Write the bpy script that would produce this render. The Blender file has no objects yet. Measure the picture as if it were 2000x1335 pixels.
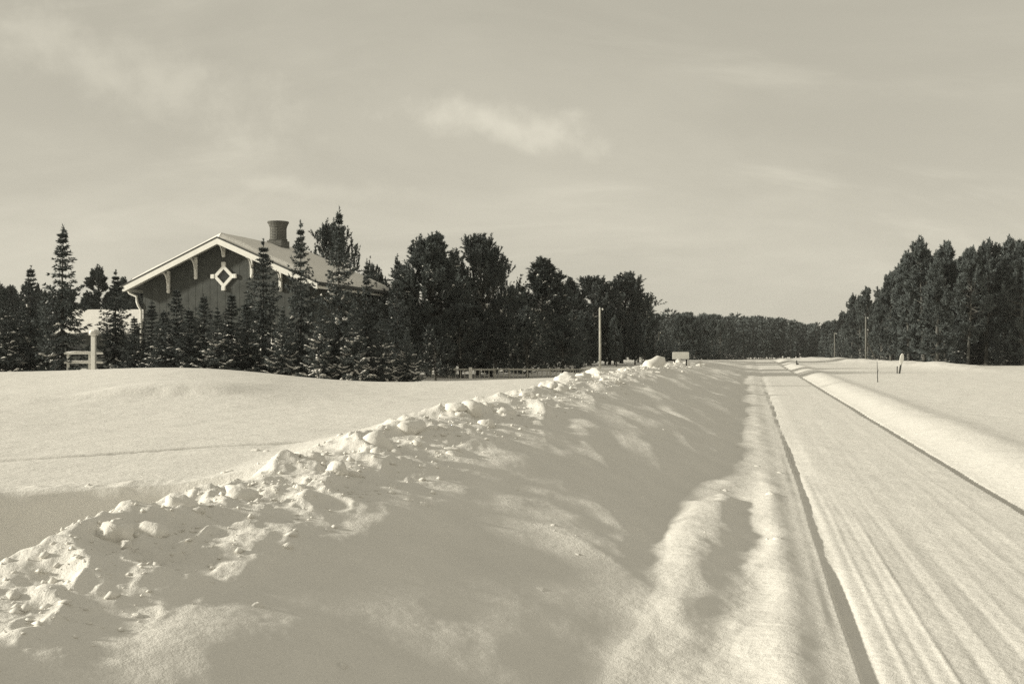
import bpy, math, random
import numpy as np
from mathutils import Vector, Matrix

# ------------------------------------------------------------------ camera, sky, sun, exposure
sc = bpy.context.scene
COL = sc.collection
EYE = 1.7
cd = bpy.data.cameras.new('camera')
cam = bpy.data.objects.new('camera', cd); COL.objects.link(cam)
cd.sensor_width = 36.0; cd.lens = 36.0; cd.shift_y = 0.00375
cd.clip_start = 0.05; cd.clip_end = 6000
cam.location = (0, 0, EYE); cam.rotation_euler = (math.pi / 2, 0, 0)
sc.camera = cam

SUN_EL = math.radians(17.4)
SUN_H = Vector((-0.99, -0.13, 0)).normalized()          # horizontal direction towards the sun (left, a little behind)
SUN_DIR = Vector((SUN_H.x * math.cos(SUN_EL), SUN_H.y * math.cos(SUN_EL), math.sin(SUN_EL)))
SUN_STRENGTH = 4.6
SKY_STRENGTH = 0.15
SKY_GAIN = 2.48

world = bpy.data.worlds.new('World'); sc.world = world; world.use_nodes = True
nt = world.node_tree; nt.nodes.clear()
def wn(t, **k):
    n = nt.nodes.new(t)
    for a, b in k.items(): setattr(n, a, b)
    return n
def wl(a, b): nt.links.new(a, b)
w_out = wn('ShaderNodeOutputWorld'); w_bg = wn('ShaderNodeBackground')
w_bg.inputs['Strength'].default_value = SKY_STRENGTH
sky = wn('ShaderNodeTexSky', sky_type='NISHITA'); sky.sun_disc = False
sky.sun_elevation = SUN_EL
sky.sun_rotation = math.atan2(SUN_H.x, SUN_H.y)
sky.air_density = 1.0; sky.dust_density = 1.2; sky.ozone_density = 1.0
bw = wn('ShaderNodeRGBToBW'); wl(sky.outputs[0], bw.inputs[0])
# the plate is orthochromatic, toned warm: one grey value, tinted like the print
pw = wn('ShaderNodeMath', operation='POWER'); wl(bw.outputs[0], pw.inputs[0]); pw.inputs[1].default_value = 0.2
gam = wn('ShaderNodeMath', operation='MULTIPLY'); wl(pw.outputs[0], gam.inputs[0]); gam.inputs[1].default_value = SKY_GAIN
# thin wind-drawn cloud
tc = wn('ShaderNodeTexCoord'); sep = wn('ShaderNodeSeparateXYZ'); wl(tc.outputs['Generated'], sep.inputs[0])
zc = wn('ShaderNodeMath', operation='MAXIMUM'); wl(sep.outputs['Z'], zc.inputs[0]); zc.inputs[1].default_value = 0.0
za = wn('ShaderNodeMath', operation='ADD'); wl(zc.outputs[0], za.inputs[0]); za.inputs[1].default_value = 0.42
dx = wn('ShaderNodeMath', operation='DIVIDE'); wl(sep.outputs['X'], dx.inputs[0]); wl(za.outputs[0], dx.inputs[1])
dy = wn('ShaderNodeMath', operation='DIVIDE'); wl(sep.outputs['Y'], dy.inputs[0]); wl(za.outputs[0], dy.inputs[1])
cmb = wn('ShaderNodeCombineXYZ'); wl(dx.outputs[0], cmb.inputs[0]); wl(dy.outputs[0], cmb.inputs[1])
def cloud_layer(rot, scale, loc, nscale, detail, lo, hi, dist=0.6):
    mp = wn('ShaderNodeMapping'); wl(cmb.outputs[0], mp.inputs[0])
    mp.inputs['Rotation'].default_value = (0, 0, rot); mp.inputs['Scale'].default_value = scale; mp.inputs['Location'].default_value = loc
    nz = wn('ShaderNodeTexNoise'); wl(mp.outputs[0], nz.inputs['Vector'])
    nz.inputs['Scale'].default_value = nscale; nz.inputs['Detail'].default_value = detail
    nz.inputs['Roughness'].default_value = 0.58; nz.inputs['Distortion'].default_value = dist
    mr = wn('ShaderNodeMapRange', interpolation_type='SMOOTHSTEP'); wl(nz.outputs['Fac'], mr.inputs[0])
    mr.inputs[1].default_value = lo; mr.inputs[2].default_value = hi
    return mr
c1 = cloud_layer(0.35, (0.55, 1.7, 1), (3.1, 1.7, 0), 2.2, 9, 0.48, 0.74, 0.9)
c2 = cloud_layer(0.15, (0.8, 1.2, 1), (0.3, 5.2, 0), 1.3, 7, 0.35, 0.75)
# one brighter streak of cloud a little left of the view's middle, twelve degrees up
def streak(az, el, wa, we, tilt):
    d = Vector((math.sin(az) * math.cos(el), math.cos(az) * math.cos(el), math.sin(el)))
    r = Vector((math.cos(az), -math.sin(az), 0)); u = r.cross(d)
    r2 = r * math.cos(tilt) + u * math.sin(tilt); u2 = -r * math.sin(tilt) + u * math.cos(tilt)
    a = wn('ShaderNodeVectorMath', operation='DOT_PRODUCT'); wl(tc.outputs['Generated'], a.inputs[0]); a.inputs[1].default_value = r2 / wa
    b = wn('ShaderNodeVectorMath', operation='DOT_PRODUCT'); wl(tc.outputs['Generated'], b.inputs[0]); b.inputs[1].default_value = u2 / we
    f = wn('ShaderNodeVectorMath', operation='DOT_PRODUCT'); wl(tc.outputs['Generated'], f.inputs[0]); f.inputs[1].default_value = d
    cv = wn('ShaderNodeCombineXYZ'); wl(a.outputs['Value'], cv.inputs[0]); wl(b.outputs['Value'], cv.inputs[1])
    n = wn('ShaderNodeTexNoise'); wl(tc.outputs['Generated'], n.inputs['Vector'])
    n.inputs['Scale'].default_value = 17; n.inputs['Detail'].default_value = 7; n.inputs['Roughness'].default_value = 0.6
    sub = wn('ShaderNodeVectorMath', operation='SUBTRACT'); wl(n.outputs['Color'], sub.inputs[0]); sub.inputs[1].default_value = (0.5, 0.5, 0.5)
    sc_ = wn('ShaderNodeVectorMath', operation='SCALE'); wl(sub.outputs[0], sc_.inputs[0]); sc_.inputs['Scale'].default_value = 3.4
    ad = wn('ShaderNodeVectorMath', operation='ADD'); wl(cv.outputs[0], ad.inputs[0]); wl(sc_.outputs[0], ad.inputs[1])
    ln = wn('ShaderNodeVectorMath', operation='LENGTH'); wl(ad.outputs[0], ln.inputs[0])
    mr = wn('ShaderNodeMapRange', interpolation_type='SMOOTHSTEP'); wl(ln.outputs['Value'], mr.inputs[0])
    mr.inputs[1].default_value = 1.6; mr.inputs[2].default_value = 0.0
    gate = wn('ShaderNodeMath', operation='GREATER_THAN'); wl(f.outputs['Value'], gate.inputs[0]); gate.inputs[1].default_value = 0
    o = wn('ShaderNodeMath', operation='MULTIPLY'); wl(mr.outputs[0], o.inputs[0]); wl(gate.outputs[0], o.inputs[1])
    return o
s1 = streak(math.radians(-1.0), math.radians(12.2), 0.075, 0.017, -0.16)
s2 = streak(math.radians(-11.5), math.radians(8.6), 0.085, 0.008, -0.05)
s3 = streak(math.radians(-20), math.radians(14.0), 0.12, 0.03, -0.25)
def madd(a, k, b):
    m = wn('ShaderNodeMath', operation='MULTIPLY_ADD'); wl(a.outputs[0], m.inputs[0]); m.inputs[1].default_value = k
    if isinstance(b, float): m.inputs[2].default_value = b
    else: wl(b.outputs[0], m.inputs[2])
    return m
cl = madd(c1, 0.17, 0.95); cl = madd(c2, 0.20, cl); cl = madd(s1, 0.32, cl); cl = madd(s2, 0.12, cl); cl = madd(s3, 0.22, cl)
# paler air towards the horizon
hx = wn('ShaderNodeMath', operation='MULTIPLY'); wl(zc.outputs[0], hx.inputs[0]); hx.inputs[1].default_value = -9.0
he = wn('ShaderNodeMath', operation='EXPONENT'); wl(hx.outputs[0], he.inputs[0])
cl = madd(he, 0.13, cl)
mul = wn('ShaderNodeMath', operation='MULTIPLY'); wl(gam.outputs[0], mul.inputs[0]); wl(cl.outputs[0], mul.inputs[1])
tint = wn('ShaderNodeVectorMath', operation='SCALE'); tint.inputs[0].default_value = (1.0, 0.945, 0.78); wl(mul.outputs[0], tint.inputs['Scale'])
wl(tint.outputs[0], w_bg.inputs['Color']); wl(w_bg.outputs[0], w_out.inputs[0])

sd = bpy.data.lights.new('sun', 'SUN'); sd.energy = SUN_STRENGTH; sd.angle = math.radians(4.0); sd.color = (1.0, 0.95, 0.815)
sun = bpy.data.objects.new('sun', sd); COL.objects.link(sun)
sun.rotation_euler = (-SUN_DIR).to_track_quat('-Z', 'Y').to_euler(); sun.location = (-40, -10, 40)

vs = sc.view_settings
vs.view_transform = 'Standard'; vs.look = 'None'; vs.exposure = 0.20; vs.gamma = 1.0; vs.use_curve_mapping = False
sc.cycles.use_denoising = False
sc.cycles.max_bounces = 6; sc.cycles.diffuse_bounces = 4; sc.cycles.transparent_max_bounces = 4
sc.cycles.caustics_reflective = False; sc.cycles.caustics_refractive = False
sc.render.film_transparent = False

# ------------------------------------------------------------------ materials
def mat(name, color, rough=0.8, noise=0.0, nscale=8.0, bump=0.0, bscale=30.0, spec=0.3, rand=0.0, detail=4.0):
    m = bpy.data.materials.new(name); m.use_nodes = True
    t = m.node_tree; b = t.nodes['Principled BSDF']
    b.inputs['Base Color'].default_value = (*color, 1); b.inputs['Roughness'].default_value = rough
    b.inputs['Specular IOR Level'].default_value = spec
    co = t.nodes.new('ShaderNodeTexCoord')
    if noise > 0 or rand > 0:
        hs = t.nodes.new('ShaderNodeHueSaturation'); hs.inputs['Color'].default_value = (*color, 1)
        v = None
        if noise > 0:
            n = t.nodes.new('ShaderNodeTexNoise'); n.inputs['Scale'].default_value = nscale; n.inputs['Detail'].default_value = detail
            t.links.new(co.outputs['Object'], n.inputs['Vector'])
            mr = t.nodes.new('ShaderNodeMapRange'); t.links.new(n.outputs['Fac'], mr.inputs[0])
            mr.inputs[1].default_value = 0.25; mr.inputs[2].default_value = 0.75
            mr.inputs[3].default_value = 1 - noise; mr.inputs[4].default_value = 1 + noise
            v = mr.outputs[0]
        if rand > 0:
            oi = t.nodes.new('ShaderNodeObjectInfo'); mr2 = t.nodes.new('ShaderNodeMapRange')
            t.links.new(oi.outputs['Random'], mr2.inputs[0]); mr2.inputs[3].default_value = 1 - rand; mr2.inputs[4].default_value = 1 + rand
            if v is None: v = mr2.outputs[0]
            else:
                mm = t.nodes.new('ShaderNodeMath'); mm.operation = 'MULTIPLY'; t.links.new(v, mm.inputs[0]); t.links.new(mr2.outputs[0], mm.inputs[1]); v = mm.outputs[0]
        t.links.new(v, hs.inputs['Value']); t.links.new(hs.outputs[0], b.inputs['Base Color'])
    if bump > 0:
        n2 = t.nodes.new('ShaderNodeTexNoise'); n2.inputs['Scale'].default_value = bscale; n2.inputs['Detail'].default_value = 5
        t.links.new(co.outputs['Object'], n2.inputs['Vector'])
        bp = t.nodes.new('ShaderNodeBump'); bp.inputs['Strength'].default_value = 1.0; bp.inputs['Distance'].default_value = bump
        t.links.new(n2.outputs['Fac'], bp.inputs['Height']); t.links.new(bp.outputs[0], b.inputs['Normal'])
    return m

def snow_material():
    m = mat('snow', (0.74, 0.72, 0.675), 0.75, spec=0.15)
    t = m.node_tree; b = t.nodes['Principled BSDF']; co = t.nodes['Texture Coordinate']
    # grain of old, wind-packed snow at three sizes
    hs = []
    for s, d in ((2.2, 6), (16, 6), (120, 3)):
        n = t.nodes.new('ShaderNodeTexNoise'); n.inputs['Scale'].default_value = s; n.inputs['Detail'].default_value = d; n.inputs['Roughness'].default_value = 0.62
        t.links.new(co.outputs['Object'], n.inputs['Vector']); hs.append(n)
    prev = None
    for n, dist in zip(hs, (0.03, 0.012, 0.0035)):
        bp = t.nodes.new('ShaderNodeBump'); bp.inputs['Strength'].default_value = 1.0; bp.inputs['Distance'].default_value = dist
        t.links.new(n.outputs['Fac'], bp.inputs['Height'])
        if prev: t.links.new(prev.outputs[0], bp.inputs['Normal'])
        prev = bp
    t.links.new(prev.outputs[0], b.inputs['Normal'])
    # faint blown dust and crystals: small value change
    mr = t.nodes.new('ShaderNodeMapRange'); t.links.new(hs[2].outputs['Fac'], mr.inputs[0])
    mr.inputs[1].default_value = 0.3; mr.inputs[2].default_value = 0.7; mr.inputs[3].default_value = 0.90; mr.inputs[4].default_value = 1.06
    mr1 = t.nodes.new('ShaderNodeMapRange'); t.links.new(hs[0].outputs['Fac'], mr1.inputs[0])
    mr1.inputs[1].default_value = 0.3; mr1.inputs[2].default_value = 0.7; mr1.inputs[3].default_value = 0.96; mr1.inputs[4].default_value = 1.04
    mm = t.nodes.new('ShaderNodeMath'); mm.operation = 'MULTIPLY'; t.links.new(mr.outputs[0], mm.inputs[0]); t.links.new(mr1.outputs[0], mm.inputs[1])
    h = t.nodes.new('ShaderNodeHueSaturation'); h.inputs['Color'].default_value = (0.74, 0.72, 0.675, 1)
    t.links.new(mm.outputs[0], h.inputs['Value']); t.links.new(h.outputs[0], b.inputs['Base Color'])
    return m
M = {}
M['snow'] = snow_material()
M['clod_snow'] = mat('clod_snow', (0.74, 0.72, 0.675), 0.8, noise=0.05, nscale=3, bump=0.006, bscale=5, spec=0.1)
M['tree_snow'] = mat('tree_snow', (0.74, 0.72, 0.675), 0.8, noise=0.05, nscale=9, spec=0.1)
M['spruce'] = mat('spruce_needles', (0.086, 0.097, 0.095), 0.75, noise=0.35, nscale=1.6, spec=0.15, rand=0.12)
M['pine'] = mat('pine_needles', (0.092, 0.104, 0.101), 0.7, noise=0.35, nscale=0.9, spec=0.2, rand=0.18)
M['bark'] = mat('bark', (0.085, 0.083, 0.076), 0.9, noise=0.4, nscale=6, bump=0.02, bscale=18, spec=0.1)
M['pine_bark'] = mat('pine_bark', (0.10, 0.098, 0.088), 0.9, noise=0.4, nscale=5, bump=0.02, bscale=14, spec=0.1)
M['wall'] = mat('weathered_boards', (0.078, 0.082, 0.076), 0.85, noise=0.22, nscale=2.5, spec=0.15)
M['white_paint'] = mat('white_paint', (0.78, 0.765, 0.71), 0.6, noise=0.06, nscale=3, spec=0.3)
M['soffit'] = mat('shaded_white_soffit', (0.42, 0.42, 0.385), 0.7, noise=0.12, nscale=4, spec=0.2)  # white soffit boards, greyed so the colour holds the overhang's shade
M['roof_edge'] = mat('roof_edge', (0.045, 0.047, 0.043), 0.7, noise=0.2, nscale=4)
M['dark'] = mat('dark_timber', (0.05, 0.05, 0.046), 0.85, noise=0.3, nscale=6, spec=0.1)
M['grey_timber'] = mat('grey_timber', (0.42, 0.41, 0.37), 0.85, noise=0.25, nscale=7, bump=0.005, bscale=40, spec=0.15)
M['dark_pole'] = mat('tarred_timber', (0.17, 0.168, 0.15), 0.85, noise=0.3, nscale=7, spec=0.15)
M['board'] = mat('sign_board', (0.66, 0.65, 0.60), 0.7, noise=0.12, nscale=5, spec=0.2)
M['glass'] = mat('window_glass', (0.03, 0.032, 0.032), 0.12, spec=0.5)
M['porcelain'] = mat('porcelain', (0.75, 0.74, 0.69), 0.3)

def brick_mat():
    m = mat('chimney_brick', (0.13, 0.13, 0.12), 0.9, spec=0.1); t = m.node_tree; b = t.nodes['Principled BSDF']; co = t.nodes['Texture Coordinate']
    # project courses on z, run along x+y
    sp = t.nodes.new('ShaderNodeSeparateXYZ'); t.links.new(co.outputs['Object'], sp.inputs[0])
    ad = t.nodes.new('ShaderNodeMath'); ad.operation = 'ADD'; t.links.new(sp.outputs[0], ad.inputs[0]); t.links.new(sp.outputs[1], ad.inputs[1])
    cb = t.nodes.new('ShaderNodeCombineXYZ'); t.links.new(ad.outputs[0], cb.inputs[0]); t.links.new(sp.outputs[2], cb.inputs[1])
    br = t.nodes.new('ShaderNodeTexBrick'); t.links.new(cb.outputs[0], br.inputs['Vector'])
    br.inputs['Color1'].default_value = (0.075, 0.075, 0.068, 1); br.inputs['Color2'].default_value = (0.11, 0.11, 0.10, 1); br.inputs['Mortar'].default_value = (0.19, 0.187, 0.17, 1)
    br.inputs['Scale'].default_value = 1.0; br.inputs['Brick Width'].default_value = 0.27; br.inputs['Row Height'].default_value = 0.085; br.inputs['Mortar Size'].default_value = 0.012
    t.links.new(br.outputs['Color'], b.inputs['Base Color'])
    bp = t.nodes.new('ShaderNodeBump'); bp.inputs['Distance'].default_value = 0.01; bp.invert = True
    t.links.new(br.outputs['Fac'], bp.inputs['Height']); t.links.new(bp.outputs[0], b.inputs['Normal'])
    return m
M['brick'] = brick_mat()

# ------------------------------------------------------------------ helpers
def mesh_np(name, verts, faces_flat, loop_total, m, smooth=False):
    me = bpy.data.meshes.new(name)
    verts = np.asarray(verts, dtype=np.float32); fl = np.asarray(faces_flat, dtype=np.int32).ravel()
    nf = len(fl) // loop_total
    me.vertices.add(len(verts)); me.vertices.foreach_set('co', verts.ravel())
    me.loops.add(len(fl)); me.loops.foreach_set('vertex_index', fl)
    me.polygons.add(nf)
    me.polygons.foreach_set('loop_start', np.arange(0, len(fl), loop_total, dtype=np.int32))
    me.polygons.foreach_set('loop_total', np.full(nf, loop_total, dtype=np.int32))
    me.polygons.foreach_set('use_smooth', np.full(nf, smooth, dtype=bool))
    me.update(calc_edges=True)
    me.materials.append(m)
    return me
def link(name, me, parent=None):
    o = bpy.data.objects.new(name, me); COL.objects.link(o)
    if parent is not None: o.parent = parent
    return o
def tag(o, label=None, cat=None, group=None, kind=None):
    if label: o['label'] = label
    if cat: o['category'] = cat
    if group: o['group'] = group
    if kind: o['kind'] = kind
    return o
def empty(name, loc, rz=0.0, scale=(1, 1, 1)):
    o = bpy.data.objects.new(name, None); COL.objects.link(o)
    o.location = loc; o.rotation_euler = (0, 0, rz); o.scale = scale; o.empty_display_size = 0.2
    return o
class MB:
    """collects polygons, then becomes ONE mesh object"""
    def __init__(s): s.v = []; s.f = []
    def box(s, x0, x1, y0, y1, z0, z1):
        b = len(s.v)
        s.v += [(x0,y0,z0),(x1,y0,z0),(x1,y1,z0),(x0,y1,z0),(x0,y0,z1),(x1,y0,z1),(x1,y1,z1),(x0,y1,z1)]
        s.f += [tuple(b+i for i in q) for q in ((0,3,2,1),(4,5,6,7),(0,1,5,4),(1,2,6,5),(2,3,7,6),(3,0,4,7))]
        return s
    def prism_y(s, pts, y0, y1):
        """polygon pts (x,z), counter-clockwise seen from -y, extruded along y"""
        b = len(s.v); n = len(pts)
        s.v += [(x, y0, z) for x, z in pts] + [(x, y1, z) for x, z in pts]
        s.f.append(tuple(b + i for i in range(n))); s.f.append(tuple(b + n + i for i in reversed(range(n))))
        for i in range(n):
            j = (i + 1) % n; s.f.append((b+j, b+i, b+n+i, b+n+j))
        return s
    def prism_x(s, pts, x0, x1):
        b = len(s.v); n = len(pts)
        s.v += [(x0, y, z) for y, z in pts] + [(x1, y, z) for y, z in pts]
        s.f.append(tuple(b + i for i in reversed(range(n)))); s.f.append(tuple(b + n + i for i in range(n)))
        for i in range(n):
            j = (i + 1) % n; s.f.append((b+i, b+j, b+n+j, b+n+i))
        return s
    def tube(s, pts, rad, seg=8):
        pts = [Vector(p) for p in pts]; n = len(pts)
        if not hasattr(rad, '__len__'): rad = [rad] * n
        base = len(s.v)
        for i, p in enumerate(pts):
            d = (pts[min(i+1, n-1)] - pts[max(i-1, 0)]).normalized()
            a = d.cross(Vector((0.31, 0.95, 0.02))) if abs(d.y) < 0.9 else d.cross(Vector((1, 0, 0)))
            a.normalize(); c = d.cross(a)
            for k in range(seg):
                t = 2 * math.pi * k / seg
                q = p + a * (rad[i] * math.cos(t)) + c * (rad[i] * math.sin(t)); s.v.append(tuple(q))
        for i in range(n - 1):
            for k in range(seg):
                k2 = (k + 1) % seg
                s.f.append((base+i*seg+k, base+i*seg+k2, base+(i+1)*seg+k2, base+(i+1)*seg+k))
        s.f.append(tuple(base + k for k in reversed(range(seg)))); s.f.append(tuple(base+(n-1)*seg+k for k in range(seg)))
        return s
    def build(s, name, m, parent=None, smooth=False, bevel=0.0):
        me = bpy.data.meshes.new(name); me.from_pydata(s.v, [], s.f); me.update(); me.materials.append(m)
        if smooth:
            me.polygons.foreach_set('use_smooth', [True] * len(me.polygons))
        o = link(name, me, parent)
        if bevel > 0:
            bv = o.modifiers.new('bevel', 'BEVEL'); bv.width = bevel; bv.segments = 2; bv.limit_method = 'ANGLE'
        return o

# 2-D value noise on numpy arrays
def _hash(ix, iy, seed):
    h = (ix.astype(np.int64) * 374761393 + iy.astype(np.int64) * 668265263 + seed * 1442695041) & 0xFFFFFFFF
    h = ((h ^ (h >> 13)) * 1274126177) & 0xFFFFFFFF
    h = ((h ^ (h >> 16)) * 2246822519) & 0xFFFFFFFF
    return ((h ^ (h >> 15)) & 0xFFFFFF) / float(0xFFFFFF)
def vnoise(x, y, seed=0):
    ix = np.floor(x); iy = np.floor(y); fx = x - ix; fy = y - iy
    fx = fx*fx*fx*(fx*(fx*6-15)+10); fy = fy*fy*fy*(fy*(fy*6-15)+10)
    a = _hash(ix, iy, seed); b = _hash(ix+1, iy, seed); c = _hash(ix, iy+1, seed); d = _hash(ix+1, iy+1, seed)
    return (a*(1-fx)+b*fx)*(1-fy) + (c*(1-fx)+d*fx)*fy - 0.5
def fbm(x, y, seed=0, oct=4, gain=0.5):
    s = 0; a = 1.0
    for o in range(oct):
        s = s + a * vnoise(x * 2**o + 17.3*o, y * 2**o - 9.1*o, seed + o*31); a *= gain
    return s
def billow(x, y, seed=0, oct=3):
    s = 0; a = 1.0
    for o in range(oct):
        s = s + a * (1 - np.abs(vnoise(x * 2**o + 5.7*o, y * 2**o + 3.3*o, seed + o*17)) * 4); a *= 0.5
    return s
def sstep(a, b, x):
    t = np.clip((x - a) / (b - a), 0, 1); return t*t*(3-2*t)

# ------------------------------------------------------------------ the lie of the land
ROAD_K = 0.2325                                             # the road runs 13 degrees to the right
B_Y = np.array([-50, 3, 4.3, 5.0, 6.7, 9.1, 12, 21.6, 36, 54, 80, 105, 130, 5000.])
B_H = np.array([.72, .72, .72, .72, .76, .85, .93, 1.02, 1.0, .82, .48, .2, 0.0, 0.0])
C_X = np.array([-400, -30, -18, -16.2, -14, -12.06, -10.4, -7.9, -5.6, -2.7, 0, 1.5, 4, 400.])
C_Z = np.array([.7, .72, .74, .80, .90, 1.0, .95, .72, .44, .47, .51, .58, .6, .6])
def terrain(X, Y):
    X = np.asarray(X, dtype=np.float64); Y = np.asarray(Y, dtype=np.float64)
    c = X - ROAD_K * Y
    base = -0.0108 * np.maximum(Y - 112, 0) * sstep(112, 150, Y)
    base = np.where(Y > 500, -4.2, base)
    # ---- left field, with a long drift whose crest lies some 36 m out
    xq = X * 36.0 / np.maximum(Y, 20)
    zc = sum(np.interp(xq + o, C_X, C_Z) for o in (-2.0, -1.5, -1.0, -0.5, 0, 0.5, 1.0, 1.5, 2.0)) / 9.0
    f0 = 0.56 - 0.05 * sstep(9, 20, Y)
    f0 = f0 + 0.05 * fbm(X * 0.18, Y * 0.12, 3, 3)
    cy = 36 + 1.5 * np.sin(X * 0.21)
    low = -0.22 + 0.06 * fbm(X*0.1, Y*0.1, 8, 3)
    field = f0 + (zc - f0) * sstep(15, cy, Y)
    # small wind scarp on the left part of the drift
    ys = 21.2 + 0.35*(X + 7.2) + 0.25 * fbm(X * 0.8, X * 0, 15, 3)
    field = field + 0.13 * (sstep(ys - 0.12, ys + 0.35, Y) - sstep(ys + 0.5, ys + 6, Y)) * np.exp(-((X + 7.3) / 1.5)**4) + 0.10 * (sstep(ys - 1.2, ys + 1.0, Y) - sstep(ys + 1.5, ys + 8, Y)) * np.exp(-((X + 8.5) / 4.5)**4)
    field = field + 0.02 * fbm(X * 0.7, Y * 0.35, 16, 4) + 0.010 * fbm(X * 1.4 + Y * 0.5, Y * 4.0 - X * 0.6, 19, 4)
    field = np.where(Y > cy, zc + (low - zc) * sstep(cy, cy + 7, Y), field)
    # ski track across the field
    yt = 10.7 + 0.72 * (X + 4.8) + 0.04 * np.sin(X * 3)
    field = field - 0.07 * np.exp(-((Y - yt) / 0.08)**2) * sstep(-9, -6, X) * (X < -1.2)
    # a cut lane in front of the field, its far wall turned from the sun
    ye = 8.0 + 0.362 * (X + 3.6) + 0.035 * fbm(X * 1.3, Y * 0.0, 21, 4)
    lane = 0.02 + 0.05 * fbm(X*0.9, Y*0.9, 12, 3)
    lip = 0.03 * np.exp(-((Y - ye - 0.22) / 0.16)**2) * (0.4 + billow(X*2.4, Y*2.4, 5) * 0.5)
    field = lane + (field + np.maximum(lip, 0) - lane) * (0.9 * sstep(ye - 0.38, ye + 0.05, Y) + 0.1 * sstep(ye - 0.06, ye + 0.04, Y))
    # unseen heap added beyond the left frame edge to throw shade over the lane
    field = field + 0.95 * np.exp(-((X + 5.6) / 0.8)**2 - ((Y - 7.2) / 0.7)**2) * (1 + 0.3 * billow(X * 1.5, Y * 1.5, 23, 3))
    # ---- ploughed bank between field and road
    cb = -3.4 + 0.25 * fbm(Y * 0.22, Y * 0, 41, 2)
    hb = np.interp(Y, B_Y, B_H)
    sh = -2.15 + 0.7 * fbm(Y * 0.3, Y * 0 + 3, 43, 4) + 0.35 * fbm(X * 0.9, Y * 0.9, 44, 3)             # shoulder
    ft = -0.80 + 0.55 * sstep(10.5, 15.0, Y) + 0.30 * fbm(Y * 0.25, Y * 0 + 7, 47, 3)             # foot
    hs = hb * 0.90
    foot = 0.045
    tt = np.clip((c - cb) / (ft - cb), 0, 1)
    tt = np.clip(tt + 0.10 * fbm(X * 0.7, Y * 0.5, 45, 3) * np.sin(tt * math.pi), 0, 1)
    pf = 1 - tt**1.22
    prof = foot + (hb - foot) * pf
    left = field + (hb - field) * sstep(-6.0, 0, (c - cb) * (2.9 + 2.3 * (1 - sstep(8.0, 12.0, Y))))
    bank = np.where(c < cb, np.maximum(left, 0), prof)
    act = np.clip(hb / 0.5, 0, 1) * (Y > -20)
    lumps = sstep(-4.5, -3.6, c) * (1 - sstep(-3.0, -2.2, c))
    near = 1 / (1 + np.maximum(Y - 12, 0) / 25)
    bl = billow(X * 1.15, Y * 0.95, 77, 4) - 0.6
    bank = bank + act * lumps * (0.075 * np.maximum(bl, -0.4) + 0.04 * fbm(X*3.3, Y*3.3, 78, 5, 0.55)) * (0.6 + 0.6 * near)
    # scrape marks left by the plough, running down the face
    slope = sstep(-3.0, -2.2, c) * (1 - sstep(ft - 0.25, ft + 0.25, c))
    wx = 0.55 * fbm(X * 0.55, Y * 0.45, 95, 3); 
    q = Y * 0.8 + c * 1.25 + 0.28 * (c + 1.5)**2 + wx * 1.6
    grv = fbm(q * 0.9, c * 0.55 + wx, 91, 3, 0.45) * (0.35 + 1.3 * sstep(-0.25, 0.25, fbm(X*0.35, Y*0.3, 97, 2)))
    bank = bank + act * slope * (0.055 * grv + 0.06 * fbm(X * 0.9, Y * 0.6, 98, 3) + 0.012 * fbm(X*3.2, Y*3.2, 93, 4))
    # ---- verge: a trodden path beside the road for the first dozen metres
    vz = 0.045 + 0.03 * fbm(X * 1.1, Y * 0.7, 55, 3)
    pk = 1 - sstep(11, 14, Y)
    vn = fbm(X * 1.6, Y * 1.1, 56, 3); vm = 1 - sstep(10.2, 12.0, Y + vn * 2)
    vz = vz + 0.02 * fbm(X * 3, Y * 2.2, 57, 4)
    vz = vz + vm * sstep(6.0, 7.4, Y + vn) * 0.075 * np.exp(-(np.abs(c + 0.50 + 0.10 * vn + 0.06*np.sin(Y*1.1)) / 0.30)**3)
    vz = vz + pk * (-0.042 * np.exp(-((c + 0.02 + 0.07*np.sin(Y*1.3) + 0.16 * vn) / 0.20)**2) + 0.035 * np.exp(-((c - 0.30 + 0.05 * vn) / 0.14)**2))
    vz = vz - 0.05 * (1 - sstep(5.2, 6.8, Y + vn)) * np.exp(-((c + 0.45) / 0.35)**2)
    vz = vz * (1 - 0.8 * sstep(0.12, 0.46, c))
    wv = sstep(ft - 0.35, ft + 0.25, c)
    z = bank + (vz - bank) * wv
    z = np.where(Y < 140, z, field)
    # ---- road
    wob = 0.05 * fbm(Y * 0.25, Y * 0 + 1.5, 61, 2)
    road = 0.012 * fbm(X * 1.4, Y * 0.6, 63, 3)
    trk = 0
    for i, (c0, a, w, y1) in enumerate(((0.80, .016, .03, 15), (0.93, -.014, .04, 13), (1.04, .018, .025, 11.5), (1.22, -.014, .05, 13), (1.33, .010, .035, 12), (1.50, -.010, .05, 10.5),
                                        (1.62, .008, .04, 10), (1.85, -.008, .06, 12), (2.02, .009, .025, 14), (2.3, .008, .05, 30), (1.45, -.006, .1, 60), (2.1, -.006, .1, 60))):
        cc = c0 + 0.035 * fbm(Y * 0.22 + i*3.1, Y * 0 + i, 65, 2); w = w * 0.6
        trk = trk + 0.42 * a * np.exp(-((c - cc) / w)**2) * (1 - sstep(y1 * 0.75, y1, Y))
    road = road + trk * (1 + 0.5 * fbm(Y * 1.3, c * 3, 66, 2))
    road = road + 0.0035 * fbm(c * 9, Y * 0.12, 64, 4, 0.6) * (0.4 + 0.6 * (1 - sstep(14, 30, Y)))
    wr = sstep(0.45, 0.53, c)
    z = z + (road - z) * wr
    # left runner rut: steep left wall, bright right lip
    cr = 0.63 + wob * 0.5
    rd = 0.052 * (0.75 + 0.6 * fbm(Y * 0.7, Y * 0, 68, 3))
    rw = 0.028 + 0.022 * (1 - sstep(9, 14, Y))
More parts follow.
